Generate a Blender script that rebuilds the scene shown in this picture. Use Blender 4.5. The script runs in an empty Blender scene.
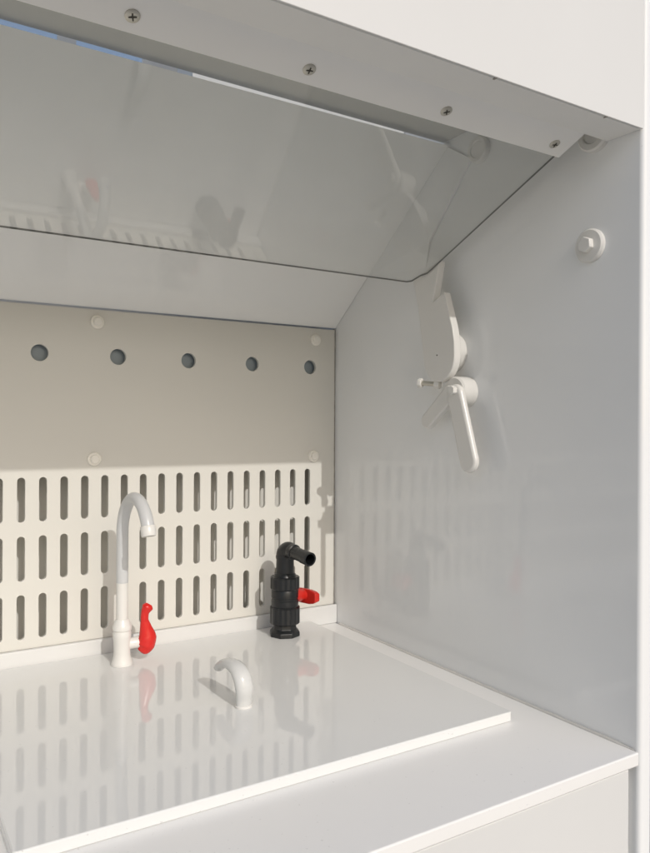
import bpy, bmesh, math, random
from mathutils import Vector, Matrix
random.seed(4)
S = bpy.context.scene
COL = S.collection
R = math.radians
GZ = -0.88                      # ground height (camera-fit origin sits at the back right corner)

# ------------------------------------------------------------------ materials
def mat(name, color, rough=0.3, spec=0.5, var=0.03, bump=0.0, bscale=60.0, rvar=0.0, vscale=3.0,
        stretch=(1, 1, 1), metal=0.0, specks=None):
    m = bpy.data.materials.new(name); m.use_nodes = True
    nt = m.node_tree; N = nt.nodes; L = nt.links
    b = N['Principled BSDF']
    b.inputs['Roughness'].default_value = rough
    b.inputs['Specular IOR Level'].default_value = spec
    b.inputs['Metallic'].default_value = metal
    tc = N.new('ShaderNodeTexCoord')
    mp = N.new('ShaderNodeMapping'); mp.inputs['Scale'].default_value = stretch
    L.new(tc.outputs['Object'], mp.inputs['Vector'])
    n = N.new('ShaderNodeTexNoise'); n.inputs['Scale'].default_value = vscale
    n.inputs['Detail'].default_value = 6; n.inputs['Roughness'].default_value = 0.6
    L.new(mp.outputs['Vector'], n.inputs['Vector'])
    r = N.new('ShaderNodeValToRGB')
    r.color_ramp.elements[0].position = 0.3; r.color_ramp.elements[1].position = 0.7
    r.color_ramp.elements[0].color = tuple(c * (1 - var) for c in color) + (1,)
    r.color_ramp.elements[1].color = tuple(min(1, c * (1 + var)) for c in color) + (1,)
    L.new(n.outputs['Fac'], r.inputs['Fac'])
    last = r.outputs['Color']
    if specks:
        v = N.new('ShaderNodeTexNoise'); v.inputs['Scale'].default_value = specks[0]
        v.inputs['Detail'].default_value = 2
        L.new(tc.outputs['Object'], v.inputs['Vector'])
        sr = N.new('ShaderNodeValToRGB')
        sr.color_ramp.elements[0].position = specks[1]; sr.color_ramp.elements[1].position = specks[1] + 0.03
        sr.color_ramp.elements[0].color = (0, 0, 0, 1); sr.color_ramp.elements[1].color = (specks[2],) * 3 + (1,)
        L.new(v.outputs['Fac'], sr.inputs['Fac'])
        mx = N.new('ShaderNodeMix'); mx.data_type = 'RGBA'
        L.new(sr.outputs['Color'], mx.inputs['Factor'])
        L.new(last, mx.inputs[6]); mx.inputs[7].default_value = tuple(c * 0.55 for c in color) + (1,)
        last = mx.outputs[2]
    L.new(last, b.inputs['Base Color'])
    if rvar:
        n2 = N.new('ShaderNodeTexNoise'); n2.inputs['Scale'].default_value = 9; n2.inputs['Detail'].default_value = 8
        n2.inputs['Roughness'].default_value = 0.7
        L.new(mp.outputs['Vector'], n2.inputs['Vector'])
        mr = N.new('ShaderNodeMapRange')
        mr.inputs['From Min'].default_value = 0.3; mr.inputs['From Max'].default_value = 0.7
        mr.inputs['To Min'].default_value = max(0.01, rough - rvar); mr.inputs['To Max'].default_value = rough + rvar
        L.new(n2.outputs['Fac'], mr.inputs['Value']); L.new(mr.outputs['Result'], b.inputs['Roughness'])
    if bump:
        n3 = N.new('ShaderNodeTexNoise'); n3.inputs['Scale'].default_value = bscale; n3.inputs['Detail'].default_value = 3
        L.new(mp.outputs['Vector'], n3.inputs['Vector'])
        bp = N.new('ShaderNodeBump'); bp.inputs['Strength'].default_value = bump; bp.inputs['Distance'].default_value = 0.002
        L.new(n3.outputs['Fac'], bp.inputs['Height']); L.new(bp.outputs['Normal'], b.inputs['Normal'])
    return m

M = {}
M['wall']   = mat('white_polypropylene_wall', (0.83, 0.84, 0.84), 0.06, 0.5, 0.02, 0.02, 4, 0.025, 2, (1, 1, 0.35), specks=(70, 0.79, 0.3))
M['white']  = mat('white_polypropylene', (0.68, 0.68, 0.67), 0.32, 0.4, 0.02, 0.05, 30, 0.04)
M['counter']= mat('white_counter', (0.82, 0.815, 0.80), 0.26, 0.4, 0.012, 0.03, 8, 0.015, specks=(230, 0.72, 0.3))
M['sheet']  = mat('glossy_white_sheet', (0.725, 0.73, 0.72), 0.036, 0.47, 0.015, 0.012, 5, 0.022, specks=(240, 0.72, 0.3))
M['cream']  = mat('cream_panel', (0.665, 0.652, 0.605), 0.3, 0.4, 0.015, 0.04, 25, 0.02, 2.5, (1, 1, 3))
M['ceiling']= mat('white_baffle', (0.88, 0.885, 0.87), 0.05, 0.5, 0.02, 0.05, 6, 0.03)
M['duct']   = mat('blue_grey_plenum', (0.34, 0.40, 0.44), 0.4, 0.4, 0.06)
M['backing']= mat('grey_back_wall', (0.74, 0.73, 0.69), 0.4, 0.3, 0.05)
M['rail']   = mat('grey_white_rail', (0.86, 0.855, 0.83), 0.35, 0.4, 0.03, 0.05, 30)
M['board']  = mat('grey_top_board', (0.5, 0.5, 0.47), 0.35, 0.4, 0.04)
M['cap']    = mat('ivory_screw_cap', (0.84, 0.815, 0.75), 0.3, 0.45, 0.03)
M['lip']    = mat('pale_header_lip', (0.80, 0.795, 0.77), 0.35, 0.4, 0.03, 0.05, 30)
M['part']   = mat('white_moulded_plastic', (0.72, 0.71, 0.68), 0.28, 0.45, 0.02, 0.04, 60)
M['spout']  = mat('light_grey_spout', (0.57, 0.58, 0.585), 0.3, 0.45, 0.04, 0.03, 80)
M['handle'] = mat('pale_grey_handle', (0.60, 0.605, 0.595), 0.14, 0.5, 0.05)
M['red']    = mat('red_plastic', (0.62, 0.018, 0.014), 0.22, 0.5, 0.08)
M['red2']   = mat('red_valve_plastic', (0.55, 0.022, 0.014), 0.35, 0.5, 0.1)
M['black']  = mat('black_pvc', (0.011, 0.0125, 0.014), 0.34, 0.45, 0.25, 0.12, 120, 0.08, 30)
M['steel']  = mat('steel_screw', (0.55, 0.53, 0.47), 0.42, 0.5, 0.12, metal=0.85)
M['recess'] = mat('dark_recess', (0.05, 0.045, 0.035), 0.6)
M['seam']   = mat('dark_seam', (0.34, 0.32, 0.29), 0.6, 0.3, 0.3, vscale=60)  # one dark tone for header seam, edge chips and panel gap line
M['bead']   = mat('weld_bead', (0.62, 0.61, 0.58), 0.35, 0.4, 0.06, 0.25, 160)
M['ground'] = mat('concrete', (0.33, 0.32, 0.30), 0.85, 0.2, 0.15, 0.3, 90, vscale=2.5)
M['blue']   = mat('blue_film', (0.08, 0.17, 0.36), 0.4)

def glass_mat():
    m = bpy.data.materials.new('clear_acrylic'); m.use_nodes = True
    nt = m.node_tree; N = nt.nodes; L = nt.links
    for n in list(N): N.remove(n)
    out = N.new('ShaderNodeOutputMaterial'); mx = N.new('ShaderNodeMixShader')
    tr = N.new('ShaderNodeBsdfTransparent'); tr.inputs['Color'].default_value = (0.98, 0.985, 0.98, 1)
    gl = N.new('ShaderNodeBsdfGlossy'); gl.inputs['Roughness'].default_value = 0.012
    fr = N.new('ShaderNodeFresnel'); 
    ge = N.new('ShaderNodeNewGeometry'); ir = N.new('ShaderNodeMapRange')      # same index on the way in and out of the slab
    ir.inputs['To Min'].default_value = 1.6; ir.inputs['To Max'].default_value = 1 / 1.6
    L.new(ge.outputs['Backfacing'], ir.inputs['Value']); L.new(ir.outputs['Result'], fr.inputs['IOR'])
    L.new(fr.outputs['Fac'], mx.inputs['Fac']); L.new(tr.outputs[0], mx.inputs[1]); L.new(gl.outputs[0], mx.inputs[2])
    # milky dust film on the acrylic, its haze raised to lighten the pane
    df = N.new('ShaderNodeBsdfDiffuse'); df.inputs['Color'].default_value = (0.7, 0.7, 0.68, 1)
    m2 = N.new('ShaderNodeMixShader')
    tc = N.new('ShaderNodeTexCoord'); ns = N.new('ShaderNodeTexNoise'); ns.inputs['Scale'].default_value = 7; ns.inputs['Detail'].default_value = 8
    mp = N.new('ShaderNodeMapRange'); mp.inputs['From Min'].default_value = .35; mp.inputs['From Max'].default_value = .75
    mp.inputs['To Min'].default_value = 0.03; mp.inputs['To Max'].default_value = 0.075
    L.new(tc.outputs['Object'], ns.inputs['Vector']); L.new(ns.outputs['Fac'], mp.inputs['Value']); L.new(mp.outputs['Result'], m2.inputs['Fac'])
    L.new(mx.outputs[0], m2.inputs[1]); L.new(df.outputs[0], m2.inputs[2]); L.new(m2.outputs[0], out.inputs['Surface'])
    return m
M['glass'] = glass_mat()
M['edge']  = mat('acrylic_edge', (0.13, 0.135, 0.13), 0.25)

# ------------------------------------------------------------------ helpers
def root(name, loc, label, cat, group=None, kind=None):
    o = bpy.data.objects.new(name, None); o.empty_display_size = 0.05; COL.objects.link(o)
    o.location = loc; o['label'] = label; o['category'] = cat
    if group: o['group'] = group
    return o

def wpos(o):
    v = Vector((0, 0, 0))
    while o: v += o.location; o = o.parent
    return v

def obj(name, bm, m, parent=None, smooth=False, bevel=0.0, seg=2, label=None, angle=35):
    """bm is in world coordinates; the object sits at its parent's base"""
    me = bpy.data.meshes.new(name)
    off = wpos(parent)
    bmesh.ops.translate(bm, verts=bm.verts, vec=-off)
    bmesh.ops.recalc_face_normals(bm, faces=bm.faces)
    bm.to_mesh(me); bm.free()
    o = bpy.data.objects.new(name, me); COL.objects.link(o); o.parent = parent
    for mm in (m if isinstance(m, (list, tuple)) else [m]): me.materials.append(mm)
    if bevel:
        b = o.modifiers.new('bevel', 'BEVEL'); b.width = bevel; b.segments = seg; b.limit_method = 'ANGLE'
        b.angle_limit = R(40)
    if smooth or bevel:
        for p in me.polygons: p.use_smooth = True
        try: me.set_sharp_from_angle(angle=R(angle if smooth else 60))
        except Exception: pass
        if bevel:
            w = o.modifiers.new('wn', 'WEIGHTED_NORMAL'); w.keep_sharp = True
    if label: o['label'] = label
    return o

def box(bm, x0, x1, y0, y1, z0, z1, mi=0):
    vs = [bm.verts.new((x, y, z)) for x in (x0, x1) for y in (y0, y1) for z in (z0, z1)]
    for f in ((0, 1, 3, 2), (4, 6, 7, 5), (0, 4, 5, 1), (2, 3, 7, 6), (0, 2, 6, 4), (1, 5, 7, 3)):
        bm.faces.new([vs[i] for i in f]).material_index = mi
    return vs

def bx(*a):
    bm = bmesh.new(); box(bm, *a); return bm

def frame_of(axis):
    a = Vector(axis).normalized()
    u = a.orthogonal().normalized(); v = a.cross(u)
    return a, u, v

def lathe(bm, origin, axis, prof, n=40, close=True):
    """prof = [(distance along axis, radius)...]"""
    a, u, v = frame_of(axis); o = Vector(origin); rings = []
    for d, r in prof:
        if r <= 1e-6:
            rings.append([bm.verts.new(o + a * d)])
        else:
            rings.append([bm.verts.new(o + a * d + (u * math.cos(t) + v * math.sin(t)) * r)
                          for t in (2 * math.pi * i / n for i in range(n))])
    for A, B in zip(rings, rings[1:]):
        if len(A) == 1 and len(B) == 1: continue
        for i in range(n):
            j = (i + 1) % n
            if len(A) == 1: bm.faces.new((A[0], B[i], B[j]))
            elif len(B) == 1: bm.faces.new((A[i], A[j], B[0]))
            else: bm.faces.new((A[i], A[j], B[j], B[i]))
    if close:
        for r in (rings[0], rings[-1]):
            if len(r) > 2: bm.faces.new(r)
    return rings

def tube(bm, pts, rad, n=24, flat=(1, 1), up=(1, 0, 0)):
    pts = [Vector(p) for p in pts]; rings = []
    if not hasattr(rad, '__len__'): rad = [rad] * len(pts)
    for i, p in enumerate(pts):
        t = (pts[min(i + 1, len(pts) - 1)] - pts[max(i - 1, 0)]).normalized()
        u = (Vector(up) - t * Vector(up).dot(t)).normalized(); v = t.cross(u)
        rings.append([bm.verts.new(p + u * math.cos(a) * rad[i] * flat[0] + v * math.sin(a) * rad[i] * flat[1])
                      for a in (2 * math.pi * k / n for k in range(n))])
    for A, B in zip(rings, rings[1:]):
        for i in range(n):
            j = (i + 1) % n; bm.faces.new((A[i], A[j], B[j], B[i]))
    bm.faces.new(rings[0]); bm.faces.new(list(reversed(rings[-1])))
    return rings

def smooth_path(pts, vals, k=6):
    """Catmull-Rom through pts, carrying a value along"""
    P = [Vector(p) for p in pts]; out = []; vo = []
    for i in range(len(P) - 1):
        p0, p1, p2, p3 = P[max(i - 1, 0)], P[i], P[i + 1], P[min(i + 2, len(P) - 1)]
        for s in range(k):
            t = s / k
            out.append(0.5 * ((2 * p1) + (p2 - p0) * t + (2 * p0 - 5 * p1 + 4 * p2 - p3) * t * t + (3 * p1 - p0 - 3 * p2 + p3) * t ** 3))
            vo.append(vals[i] * (1 - t) + vals[i + 1] * t)
    out.append(P[-1]); vo.append(vals[-1])
    return out, vo

def prism_x(bm, yz, x0, x1):
    a = [bm.verts.new((x0, y, z)) for y, z in yz]; b = [bm.verts.new((x1, y, z)) for y, z in yz]
    bm.faces.new(a); bm.faces.new(list(reversed(b)))
    for i in range(len(yz)):
        j = (i + 1) % len(yz); bm.faces.new((a[i], b[i], b[j], a[j]))

def prism_hex(bm, origin, axis, r, d0, d1, rot=0.0):
    a, u, v = frame_of(axis); o = Vector(origin)
    A = [bm.verts.new(o + a * d0 + (u * math.cos(t) + v * math.sin(t)) * r) for t in (rot + math.pi / 3 * i for i in range(6))]
    B = [bm.verts.new(o + a * d1 + (u * math.cos(t) + v * math.sin(t)) * r) for t in (rot + math.pi / 3 * i for i in range(6))]
    bm.faces.new(A); bm.faces.new(list(reversed(B)))
    for i in range(6):
        j = (i + 1) % 6; bm.faces.new((A[i], B[i], B[j], A[j]))

# ------------------------------------------------------------------ the hood
XL = -1.46                    # left end of the bay
YF = -0.6269                  # front plane
ZC = -0.0981                  # counter top
hood = root('fume_hood', (-0.72, -0.3, GZ),
            'open white plastic laboratory fume hood with raised clear sash and cream slotted back panel', 'fume hood')

# side walls
obj('side_wall', bx(0, 0.022, YF, 0.07, GZ, 0.95), M['wall'], hood, bevel=0.0055, seg=5,
    label='right side wall of glossy greyish white plastic')
obj('side_wall', bx(XL - 0.022, XL, YF, 0.07, GZ, 0.95), M['wall'], hood, bevel=0.0035, seg=4)
obj('back_wall', bx(XL + 0.001, -0.0005, 0.058, 0.07, GZ, 0.72), M['backing'], hood)

# header
obj('fascia', bx(XL + 0.0005, -0.0004, YF + 0.0006, YF + 0.0026, 0.5927, 0.95), M['white'], hood, bevel=0.0006,
    label='broad white header board above the opening')
obj('header_seam', bx(XL + 0.001, -0.0006, YF + 0.0027, YF + 0.0038, 0.5940, 0.90), M['seam'], hood)
obj('header_lip', bx(XL + 0.0005, -0.0004, YF + 0.0039, -0.5800, 0.5932, 0.6060), M['lip'], hood, bevel=0.0012)
obj('header_core', bx(XL + 0.001, -0.0006, YF + 0.0039, -0.5985, 0.6062, 0.90), M['white'], hood)
for x, w in ((-0.2245, .0022), (-0.062, .0014)):       # little knocks on the lower edge
    obj('header_chip', bx(x, x + w, YF + 0.0012, YF + 0.0060, 0.5925, 0.5938), M['seam'], hood)

# roof of the bay: sloping baffle and the light board in front of it, a slit between them
bm = bmesh.new()
prism_x(bm, [(-0.308, 0.6752), (0.0020, 0.4400), (0.0020, 0.4480), (-0.2880, 0.6828)], XL + 0.001, -0.0008)
obj('sloping_baffle', bm, M['ceiling'], hood)
bm = bx(XL + 0.001, -0.0008, -0.598, -0.2985, 0.6845, 0.690)
for v in bm.verts:                                            # its back edge runs a little out of parallel
    if v.co.y > -0.4: v.co.y = -0.2937 if v.co.x > -0.5 else -0.3090
obj('top_board', bm, M['board'], hood, bevel=0.0008)
for x0, x1 in ((-0.456, -0.414), (-0.552, -0.532)):
    bm = bmesh.new(); prism_x(bm, [(-0.287, 0.682), (-0.283, 0.680), (-0.283, 0.700), (-0.287, 0.700)], x0, x1)
    obj('spacer_tab', bm, M['ceiling'], hood)
bm = bmesh.new()
prism_x(bm, [(-0.200, 0.668), (-0.06, 0.668), (-0.06, 0.90), (-0.200, 0.90)], -0.360, -0.002)
obj('exhaust_box', bm, M['white'], hood)

# worktop and lower cabinet
obj('worktop', bx(XL + 0.0005, -0.0022, YF, -0.0005, ZC - 0.0150, ZC), M['counter'], hood, bevel=0.0016, seg=3)
bm = bmesh.new()
tube(bm, [(-0.0022, y / 100.0, ZC + 0.0002 + 0.0003 * math.sin(y * 1.7)) for y in range(-62, -1)], [0.0005, 0.0014] + [0.0022] * 59, 10)
obj('weld_bead', bm, M['bead'], hood, smooth=True)
obj('cabinet_body', bx(XL + 0.001, -0.0006, -0.606, 0.055, GZ + 0.02, ZC - 0.0152), M['white'], hood)
bm = bx(XL + 0.004, -0.0150, -0.6235, -0.6075, GZ + 0.05, ZC - 0.0172)
obj('cabinet_door', bm, M['white'], hood, bevel=0.0012)

# low upstand behind the worktop
obj('upstand', bx(XL + 0.001, -0.0006, -0.0080, -0.0006, ZC + 0.0002, -0.0645), M['white'], hood, bevel=0.0012)

# ------------------------------------------------------------------ slotted back panel
XS, PITCH = -0.0599, 0.03
ROWS = [(0.1187, 0.1848), (0.0333, 0.0994), (-0.0513, 0.0147)]
cu = bpy.data.curves.new('panel_outline', 'CURVE'); cu.dimensions = '2D'; cu.fill_mode = 'BOTH'
cu.extrude = 0.0030; cu.bevel_depth = 0.0006; cu.bevel_resolution = 1
def poly(pts):
    s = cu.splines.new('POLY'); s.points.add(len(pts) - 1); s.use_cyclic_u = True
    for p, q in zip(s.points, pts): p.co = (q[0], q[1], 0, 1)
poly([(XL + 0.002, -0.0642), (-0.0042, -0.0642), (-0.0042, 0.4362), (XL + 0.002, 0.4362)])
hw = 0.0060
for k in range(46):
    x = XS - k * PITCH
    for z0, z1 in ROWS:
        pts = []
        for i in range(9):
            a = math.pi * i / 8; pts.append((x + hw * math.cos(a), z1 - hw + hw * math.sin(a)))
        for i in range(9):
            a = math.pi + math.pi * i / 8; pts.append((x + hw * math.cos(a), z0 + hw + hw * math.sin(a)))
        poly(pts)
for k in range(12):
    x = -0.0554 - k * 0.115
    poly([(x + 0.0128 * math.cos(2 * math.pi * i / 40), 0.3665 + 0.0128 * math.sin(2 * math.pi * i / 40)) for i in range(40)])
tmp = bpy.data.objects.new('panel_tmp', cu); COL.objects.link(tmp)
bpy.context.view_layer.update()
dg = bpy.context.evaluated_depsgraph_get()
me = bpy.data.meshes.new_from_object(tmp.evaluated_get(dg))
bpy.data.objects.remove(tmp)
bm = bmesh.new(); bm.from_mesh(me)
bmesh.ops.rotate(bm, verts=bm.verts, cent=(0, 0, 0), matrix=Matrix.Rotation(R(90), 3, 'X'))
bmesh.ops.translate(bm, verts=bm.verts, vec=(0, 0.0036, 0))
panel = obj('slotted_panel', bm, M['cream'], hood, label='cream back panel with five round holes above three rows of slots')
# dark strip drawn as the gap line between panel edge and the side wall / baffle
obj('panel_gap_line', bx(-0.0041, -0.0006, 0.0022, 0.0062, -0.064, 0.4385), M['seam'], hood)

scr = None
for x, z in ((-0.433, 0.4176), (-0.0456, 0.4157), (-0.4365, 0.2093), (-0.0486, 0.2069), (-0.82, 0.4176), (-0.823, 0.209)):
    bm = bmesh.new()
    lathe(bm, (x, -0.0001, z), (0, -1, 0), [(0, 0.0104), (0.0030, 0.0104), (0.0042, 0.0092), (0.0042, 0.0068), (0.0078, 0.0064), (0.0088, 0.0050), (0.0088, 0.0)], 28)
    obj('cap_screw', bm, M['cap'], panel, smooth=True)

# plenum behind the round holes
bm = bmesh.new()
box(bm, XL + 0.002, -0.001, 0.0150, 0.034, 0.30, 0.436)
obj('plenum', bm, M['duct'], hood)

# ------------------------------------------------------------------ sash
SA = R(23.1)
P0 = Vector((0, -0.24, 0.4588)); T = Vector((0, -math.cos(SA), math.sin(SA))); NN = Vector((0, -math.sin(SA), -math.cos(SA)))
def sash_pt(x, y, off):       # point of the sash plane at world Y, off metres below it
    s = (y - P0.y) / T.y
    p = P0 + T * s + NN * off
    return Vector((x, p.y, p.z))
def sash_slab(bm, x0, x1, y0, y1, o0, o1):
    vs = [bm.verts.new(sash_pt(x, y, o)) for x in (x0, x1) for y in (y0, y1) for o in (o0, o1)]
    fs = []
    for f in ((0, 1, 3, 2), (4, 6, 7, 5), (0, 4, 5, 1), (2, 3, 7, 6), (0, 2, 6, 4), (1, 5, 7, 3)):
        fs.append(bm.faces.new([vs[i] for i in f]))
    return fs
bm = bmesh.new()
out_ = [(XL + 0.034, -0.2752), (-0.0540, -0.2752), (-0.0470, -0.2785), (-0.0420, -0.2930), (-0.0352, -0.3000), (-0.0352, -0.574), (XL + 0.034, -0.574)]   # corner cut for the arm
ga = [bm.verts.new(sash_pt(x, y, -0.0026)) for x, y in out_]; gb = [bm.verts.new(sash_pt(x, y, 0.0)) for x, y in out_]
bm.faces.new(ga); bm.faces.new(list(reversed(gb)))
for i in range(len(out_)):
    j = (i + 1) % len(out_); bm.faces.new((ga[i], gb[i], gb[j], ga[j])).material_index = 1
sash = obj('sash', bm, [M['glass'], M['edge']], hood, label='raised clear acrylic sash')
bm = bmesh.new()
sash_slab(bm, XL + 0.036, -0.0368, -0.5376, -0.5775, 0.0004, 0.0068)
obj('rail', bm, M['rail'], sash, bevel=0.001)
for x in (-0.5511, -0.3885, -0.2249, -0.0620, -0.7137, -0.876):
    c = sash_pt(x, -0.5530, 0.0068)
    bm = bmesh.new()
    lathe(bm, c, NN, [(0, 0.0062), (0.0007, 0.0062), (0.0015, 0.0045), (0.0017, 0.0028), (0.0013, 0.0)], 24)
    a = NN; u = Vector((1, 0, 0)); v = a.cross(u); rr = random.uniform(0, 1.5)
    n0 = len(bm.faces)
    for q in (0, 1):
        d = u * math.cos(rr + q * math.pi / 2) + v * math.sin(rr + q * math.pi / 2); e = a.cross(d)
        vs = [bm.verts.new(c + a * h + d * s * 0.0033 + e * t * 0.0006) for h in (0.0010, 0.0020 + 0.0001 * q) for s in (-1, 1) for t in (-1, 1)]
        for f in ((0, 1, 3, 2), (4, 6, 7, 5), (0, 4, 5, 1), (2, 3, 7, 6), (0, 2, 6, 4), (1, 5, 7, 3)):
            bm.faces.new([vs[i] for i in f]).material_index = 1
    obj('cross_screw', bm, [M['steel'], M['recess']], sash, smooth=True)

# hinge disc on the side wall under the header lip, and the strut seen through the sash
bm = bmesh.new()
lathe(bm, (-0.0002, -0.5640, 0.6075), (-1, 0, 0), [(0, 0.0215), (0.006, 0.0215), (0.0085, 0.0195), (0.0085, 0.0130), (0.0070, 0.0115), (0.0070, 0)], 48)
obj('hinge_disc', bm, M['part'], hood, smooth=True)
bm = bmesh.new()
lathe(bm, (-0.0002, -0.372, 0.6490), (-1, 0, 0), [(0, 0.0185), (0.007, 0.0185), (0.009, 0.017), (0.009, 0.0125), (0.0072, 0.0115), (0.0072, 0)], 40)
strut = obj('strut_pivot', bm, M['part'], hood, smooth=True)
# flange that welds the baffle to the side wall
bm = bmesh.new()
prism_x(bm, [(-0.3070, 0.6735), (-0.1000, 0.5172), (-0.2540, 0.5050), (-0.2665, 0.5450), (-0.3560, 0.6420)], -0.0040, -0.0003)
for v in bm.verts:                                            # it thins out to nothing at its lower end
    if v.co.z < 0.52 and v.co.x < -0.003: v.co.x = -0.0006
obj('baffle_flange', bm, M['wall'], hood)

# ------------------------------------------------------------------ sash support (notched arm, boss, two levers, stop bolt)
AX = -0.0340
arm_yz = [(-0.3243, 0.5000), (-0.3108, 0.4417), (-0.3348, 0.4530), (-0.3530, 0.4000), (-0.3568, 0.3800), (-0.3575, 0.3620)]
cyc, czc, rc = -0.3240, 0.3610, 0.0335
for i in range(1, 15):
    a = math.pi * i / 15
    arm_yz.append((cyc - rc * math.cos(a), czc - 0.0355 * math.sin(a)))
arm_yz += [(-0.2900, 0.3640), (-0.2842, 0.3975), (-0.2742, 0.4491), (-0.2640, 0.4820), (-0.2905, 0.4890), (-0.3028, 0.4940)]
arm_yz = [(y, z) for y, z in arm_yz]
bm = bmesh.new(); prism_x(bm, arm_yz, AX, AX + 0.0120)
arm = obj('support_arm', bm, M['part'], hood, bevel=0.0012, label='notched white support arm holding the sash corner')
bm = bmesh.new()
lathe(bm, (-0.0003, -0.3180, 0.3690), (-1, 0, 0), [(0, 0.0285), (0.0185, 0.0285), (0.0205, 0.0265), (0.0250, 0.0265)], 48)
obj('pivot_boss', bm, M['part'], arm, smooth=True)
bm = bmesh.new(); lathe(bm, (AX - 0.0001, -0.3205, 0.3640), (-1, 0, 0), [(0, 0.0010), (0.0004, 0.0010), (0.0004, 0)], 12)
obj('pin_hole', bm, M['recess'], arm)

bm = bmesh.new()
lathe(bm, (-0.0003, -0.3480, 0.3110), (-1, 0, 0), [(0, 0.0215), (0.0240, 0.0215), (0.0265, 0.0190), (0.0265, 0)], 44)
latch = obj('latch_hub', bm, M['part'], hood, smooth=True)
# hanging lever: a flat rounded bar
def capsule_yz(a, b, ra, rb, n=14):
    ay, az = a; by, bz = b; th = math.atan2(bz - az, by - ay); pts = []
    for i in range(n + 1):
        t = th + math.pi / 2 + math.pi * i / n; pts.append((ay + ra * math.cos(t), az + ra * math.sin(t)))
    for i in range(n + 1):
        t = th - math.pi / 2 + math.pi * i / n; pts.append((by + rb * math.cos(t), bz + rb * math.sin(t)))
    return pts
bm = bmesh.new(); prism_x(bm, capsule_yz((-0.3570, 0.3060), (-0.3850, 0.2145), 0.0150, 0.0160), -0.0355, -0.0255)
obj('lever', bm, M['part'], latch, bevel=0.0040, seg=4)
bm = bmesh.new(); prism_x(bm, capsule_yz((-0.3420, 0.3080), (-0.2940, 0.2700), 0.0120, 0.0110), -0.0320, -0.0200)
obj('lever', bm, M['part'], latch, bevel=0.002, label='short thin catch lever pointing back')
bm = bmesh.new(); prism_hex(bm, (-0.0352, -0.3590, 0.3120), (-1, 0, 0), 0.0068, 0.0, 0.0070, 0.2)
obj('hex_nut', bm, M['part'], latch, bevel=0.0008)
bm = bmesh.new()
ax = (-0.35, 0.93, 0.10)
lathe(bm, (-0.026, -0.3160, 0.3225), ax, [(0, 0.0034), (0.030, 0.0034)], 16)
bolt = obj('stop_bolt', bm, M['steel'], latch, smooth=True)
bm = bmesh.new()
o_ = Vector((-0.026, -0.3160, 0.3225)) + Vector(ax).normalized() * 0.0280
prism_hex(bm, o_, ax, 0.0072, 0.0, 0.0060, 0.3)
obj('bolt_head', bm, M['part'], latch, bevel=0.0007)
bm = bmesh.new(); prism_hex(bm, (-0.026, -0.3160, 0.3225), ax, 0.0070, -0.002, 0.0060, 0.3)
obj('lock_nut', bm, M['part'], latch, bevel=0.0007)

# round flanged bolt on the right wall
bm = bmesh.new()
lathe(bm, (-0.0002, -0.5580, 0.4770), (-1, 0, 0), [(0, 0.0200), (0.0040, 0.0200), (0.0062, 0.0180), (0.0066, 0.0105), (0.0066, 0)], 44)
fl = obj('bolt_flange', bm, M['part'], hood, smooth=True)
bm = bmesh.new(); prism_hex(bm, (-0.0066, -0.5580, 0.4770), (-1, 0, 0), 0.0098, 0.0, 0.0075, 0.35)
obj('bolt_head', bm, M['part'], fl, bevel=0.0012)

# ------------------------------------------------------------------ loose cover sheet with its hook handle
SZ = -0.0861
sheet = root('cover_sheet', (-0.343, -0.257, ZC), 'glossy white cover sheet lying on the hood worktop with a grey hook handle', 'cover')
def rrect(x0, x1, y0, y1, r, n=6):
    pts = []
    for cx, cy, a0 in ((x1 - r, y1 - r, 0), (x0 + r, y1 - r, 90), (x0 + r, y0 + r, 180), (x1 - r, y0 + r, 270)):
        for i in range(n + 1):
            a = R(a0 + 90 * i / n); pts.append((cx + r * math.cos(a), cy + r * math.sin(a)))
    return pts
bm = bmesh.new()
pts = rrect(-0.6270, -0.0585, -0.4925, -0.0095, 0.004)
A = [bm.verts.new((x, y, ZC + 0.0003)) for x, y in pts]; B = [bm.verts.new((x, y, SZ)) for x, y in pts]
bm.faces.new(A); bm.faces.new(B)
for i in range(len(pts)):
    j = (i + 1) % len(pts); bm.faces.new((A[i], A[j], B[j], B[i]))
obj('sheet', bm, M['sheet'], sheet, bevel=0.0012)
hp = [(-0.3325, -0.3085, SZ + 0.0002), (-0.3325, -0.3100, -0.0760), (-0.3335, -0.3125, -0.0610), (-0.3345, -0.3060, -0.0475),
      (-0.3355, -0.2920, -0.0410), (-0.3370, -0.2730, -0.0415), (-0.3385, -0.2560, -0.0480), (-0.339, -0.2480, -0.0540)]
hr = [0.0080, 0.0086, 0.0096, 0.0096, 0.0090, 0.0080, 0.0068, 0.0058]
pp, rr = smooth_path(hp, hr, 5)
bm = bmesh.new(); tube(bm, pp, rr, 24, (1.22, 0.84))
obj('hook_handle', bm, M['handle'], sheet, smooth=True, angle=60)
bm = bmesh.new(); lathe(bm, (-0.3325, -0.3085, SZ + 0.0001), (0, 0, 1), [(0, 0.0108), (0.0018, 0.0108), (0.0028, 0.0098), (0.0028, 0)], 32)
obj('handle_foot', bm, M['part'], sheet, smooth=True)

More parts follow.
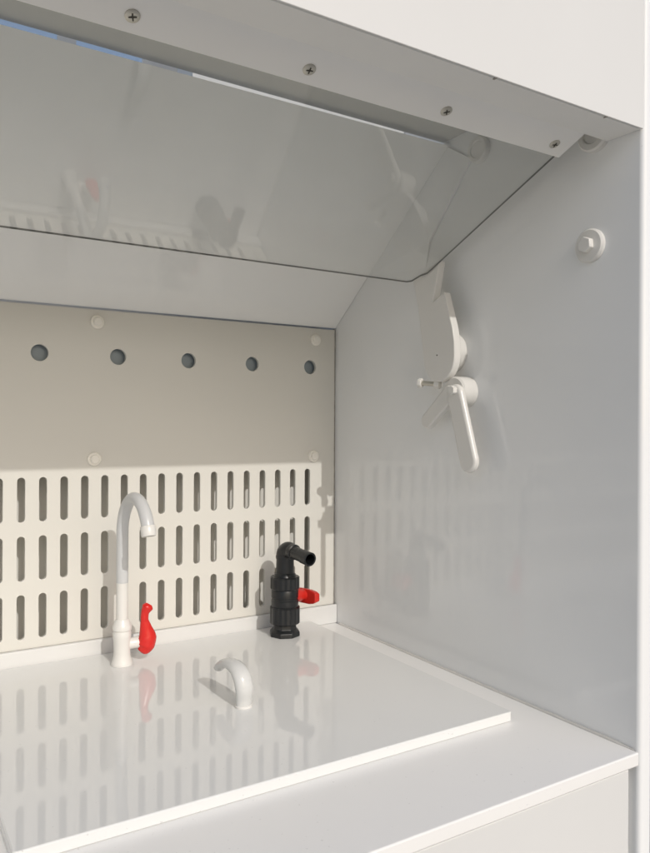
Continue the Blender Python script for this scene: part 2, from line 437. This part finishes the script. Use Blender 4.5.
# ------------------------------------------------------------------ white faucet
FX, FY = -0.4146, -0.0745
fa = root('faucet', (FX, FY, SZ), 'white swan neck faucet with pale grey spout and red lever, before the slotted panel', 'faucet')
bm = bmesh.new()
lathe(bm, (FX, FY, SZ + 0.0002), (0, 0, 1),
      [(0, 0.0150), (0.002, 0.0152), (0.004, 0.0146), (0.012, 0.0122), (0.018, 0.0118), (0.034, 0.0118), (0.040, 0.0128), (0.046, 0.0132),
       (0.048, 0.0122), (0.0495, 0.0122), (0.051, 0.0134), (0.056, 0.0136), (0.058, 0.0126), (0.062, 0.0112), (0.066, 0.0092)], 40)
body = obj('body', bm, M['part'], fa, smooth=True)
bm = bmesh.new(); lathe(bm, (FX, FY, SZ + 0.064), (0, 0, 1), [(0, 0.0084), (0.0550, 0.0084)], 32)
obj('stem', bm, M['part'], fa, smooth=True)
zc_, ra_ = 0.1100, 0.0490
path = [(FX, FY, SZ + 0.1192 + (zc_ - SZ - 0.1192) * i / 6) for i in range(6)]
end = 168
for i in range(0, 29):
    a = R(end * i / 28)
    path.append((FX + 0.006 * i / 28, FY - ra_ + ra_ * math.cos(a), zc_ + ra_ * math.sin(a)))
bm = bmesh.new(); tube(bm, path, [0.0086] * (len(path) - 6) + [0.0088] * 6, 32)
obj('spout', bm, M['spout'], fa, smooth=True, angle=60, label='pale grey curved spout')
t = (Vector(path[-1]) - Vector(path[-2])).normalized()
bm = bmesh.new(); lathe(bm, Vector(path[-1]) - t * 0.006, t, [(0, 0.0096), (0.001, 0.0102), (0.012, 0.0102), (0.014, 0.0096), (0.014, 0.0075), (0.006, 0.0070), (0.006, 0)], 32)
obj('outlet_ring', bm, M['part'], fa, smooth=True)
bm = bmesh.new(); lathe(bm, (FX + 0.008, FY, -0.0570), (1, 0, 0), [(0, 0.0080), (0.014, 0.0080), (0.016, 0.0092), (0.023, 0.0092)], 28)
obj('valve_stub', bm, M['part'], fa, smooth=True)
lp, lr = smooth_path([(FX + 0.0280, FY - 0.004, -0.0728), (FX + 0.0295, FY - 0.004, -0.0705), (FX + 0.0340, FY - 0.004, -0.0620), (FX + 0.0360, FY - 0.005, -0.0500), (FX + 0.0335, FY - 0.006, -0.0370),
                      (FX + 0.0310, FY - 0.007, -0.0240), (FX + 0.0315, FY - 0.008, -0.0130), (FX + 0.0350, FY - 0.009, -0.0050), (FX + 0.0375, FY - 0.009, -0.0010)],
                     [0.0020, 0.0080, 0.0132, 0.0134, 0.0092, 0.0058, 0.0060, 0.0086, 0.0044], 6)
bm = bmesh.new(); tube(bm, lp, lr, 24, (1.0, 0.85))
obj('lever', bm, M['red'], fa, smooth=True, angle=70, label='glossy red lever')

# ------------------------------------------------------------------ black valve
VX, VY = -0.1400, -0.0640
va = root('drain_valve', (VX, VY, SZ), 'black plastic valve with red butterfly handle and open bent outlet, beside the right wall', 'valve')
def ribbed(bm, o, prof_r, z0, z1, n=36, depth=0.0009):
    rows = []
    for z, k in ((z0, .93), (z0 + .002, 1), (z1 - .002, 1), (z1, .93)):
        rows.append([bm.verts.new((o[0] + (prof_r * k - (depth if i % 3 == 0 else 0)) * math.cos(2 * math.pi * i / n),
                                   o[1] + (prof_r * k - (depth if i % 3 == 0 else 0)) * math.sin(2 * math.pi * i / n), z)) for i in range(n)])
    for A, B in zip(rows, rows[1:]):
        for i in range(n):
            j = (i + 1) % n; bm.faces.new((A[i], A[j], B[j], B[i]))
    bm.faces.new(rows[0]); bm.faces.new(rows[-1])
bm = bmesh.new()
lathe(bm, (VX, VY, SZ + 0.0002), (0, 0, 1), [(0, 0.0262), (0.007, 0.0258), (0.0120, 0.0200), (0.022, 0.0195)], 8)
obj('foot_flange', bm, M['black'], va, bevel=0.0012)
bm = bmesh.new(); ribbed(bm, (VX, VY), 0.0252, SZ + 0.0200, SZ + 0.0485)
obj('union_nut', bm, M['black'], va)
bm = bmesh.new()
lathe(bm, (VX, VY, SZ + 0.047), (0, 0, 1), [(0, 0.0215), (0.003, 0.0225), (0.012, 0.0225), (0.013, 0.0215), (0.016, 0.0215), (0.017, 0.0225), (0.028, 0.0225), (0.031, 0.021)], 44)
obj('body', bm, M['black'], va, smooth=True)
bm = bmesh.new(); ribbed(bm, (VX, VY), 0.0245, SZ + 0.0770, SZ + 0.0980)
obj('union_nut', bm, M['black'], va)
bm = bmesh.new()
lathe(bm, (VX, VY, SZ + 0.096), (0, 0, 1), [(0, 0.0190), (0.006, 0.0175), (0.008, 0.0152), (0.030, 0.0146), (0.032, 0.0155), (0.036, 0.0155), (0.038, 0.0140)], 40)
obj('neck', bm, M['black'], va, smooth=True)
ez = 0.0455
ep, er = smooth_path([(VX, VY, 0.0440), (VX, VY - 0.002, 0.0510), (VX + 0.001, VY - 0.009, 0.0560), (VX + 0.003, VY - 0.020, 0.0555)], [0.0150, 0.0150, 0.0140, 0.0122], 6)
bm = bmesh.new(); tube(bm, ep, er, 28)
obj('elbow', bm, M['black'], va, smooth=True, angle=60)
sd = Vector((0.06, -1, -0.10)).normalized()
bm = bmesh.new()
lathe(bm, (VX + 0.002, VY - 0.012, 0.0560), sd, [(0, 0.0118), (0.006, 0.0128), (0.014, 0.0128), (0.0150, 0.0108), (0.022, 0.0104), (0.040, 0.0104), (0.041, 0.0112), (0.060, 0.0112), (0.060, 0.0086), (0.020, 0.0080), (0.020, 0)], 36)
obj('outlet_tube', bm, M['black'], va, smooth=True)
bm = bmesh.new()
lathe(bm, (VX + 0.019, VY, -0.0230), (1, 0, 0), [(0, 0.0105), (0.010, 0.0105), (0.012, 0.0092), (0.024, 0.0088)], 28)
hub = obj('handle_hub', bm, M['red2'], va, smooth=True)
bm = bmesh.new()
c = Vector((VX + 0.041, VY, -0.0255))
prof = [(-0.030, 0.0080), (-0.026, 0.0115), (-0.010, 0.0125), (0.010, 0.0125), (0.020, 0.0105), (0.026, 0.0070)]
d = Vector((0.28, -0.96, 0)).normalized(); e = Vector((0.96, 0.28, 0))
rows = []
for s, h in prof:
    rows.append([bm.verts.new(c + d * s + e * (w) + Vector((0, 0, q * h))) for w, q in ((-0.0055, -1), (0.0060, -0.85), (0.0060, 0.85), (-0.0055, 1))])
for A_, B_ in zip(rows, rows[1:]):
    for i in range(4):
        j = (i + 1) % 4; bm.faces.new((A_[i], A_[j], B_[j], B_[i]))
bm.faces.new(rows[0]); bm.faces.new(rows[-1])
obj('butterfly_handle', bm, M['red2'], va, bevel=0.002, seg=3)

# ------------------------------------------------------------------ ground
bm = bmesh.new(); s = 120
vs = [bm.verts.new((x, y, GZ)) for x, y in ((-s, -s), (s, -s), (s, s), (-s, s))]; bm.faces.new(vs)
g = obj('ground', bm, M['ground']); g['kind'] = 'structure'; g['label'] = 'pale concrete yard under the hood'; g['category'] = 'ground'

# ------------------------------------------------------------------ light
EL, AZ = 32.45, 0.7            # sun elevation; a touch from the left of straight in front
w = bpy.data.worlds.new('World'); S.world = w; w.use_nodes = True
nt = w.node_tree; bg = nt.nodes['Background']
sky = nt.nodes.new('ShaderNodeTexSky'); sky.sky_type = 'NISHITA'; sky.sun_disc = False
sky.sun_elevation = R(EL); sky.sun_rotation = R(180 + AZ); sky.air_density = 1.0; sky.dust_density = 2.5; sky.ozone_density = 1.0
nt.links.new(sky.outputs['Color'], bg.inputs['Color']); bg.inputs['Strength'].default_value = 0.15
sl = bpy.data.lights.new('sun', 'SUN'); sl.energy = 2.12; sl.angle = R(0.5); sl.color = (1.0, 0.965, 0.92)
so = bpy.data.objects.new('sun', sl); COL.objects.link(so)
to_sun = Vector((-math.sin(R(AZ)) * math.cos(R(EL)), -math.cos(R(AZ)) * math.cos(R(EL)), math.sin(R(EL))))
so.rotation_euler = to_sun.to_track_quat('Z', 'Y').to_euler(); so.location = to_sun * 6

# ------------------------------------------------------------------ camera
cam = bpy.data.cameras.new('camera'); co = bpy.data.objects.new('camera', cam); COL.objects.link(co)
cam.sensor_fit = 'HORIZONTAL'; cam.sensor_width = 36; cam.lens = 732.43 / 650 * 36; cam.clip_start = 0.02; cam.clip_end = 500
yaw, pitch, roll = 0.5572, -0.0022, 0.0052
f = Vector((math.sin(yaw) * math.cos(pitch), math.cos(yaw) * math.cos(pitch), math.sin(pitch)))
r0 = Vector((math.cos(yaw), -math.sin(yaw), 0)); u0 = r0.cross(f)
r2 = r0 * math.cos(roll) + u0 * math.sin(roll); u2 = -r0 * math.sin(roll) + u0 * math.cos(roll)
m = Matrix((r2, u2, -f)).transposed().to_4x4(); m.translation = Vector((-0.7272, -1.1295, 0.2630))
co.matrix_world = m
S.camera = co

S.view_settings.view_transform = 'Standard'; S.view_settings.look = 'None'
S.view_settings.exposure = -0.33; S.view_settings.gamma = 1
S.cycles.use_denoising = True
S.cycles.max_bounces = 14; S.cycles.diffuse_bounces = 8; S.cycles.glossy_bounces = 6; S.cycles.transparent_max_bounces = 16
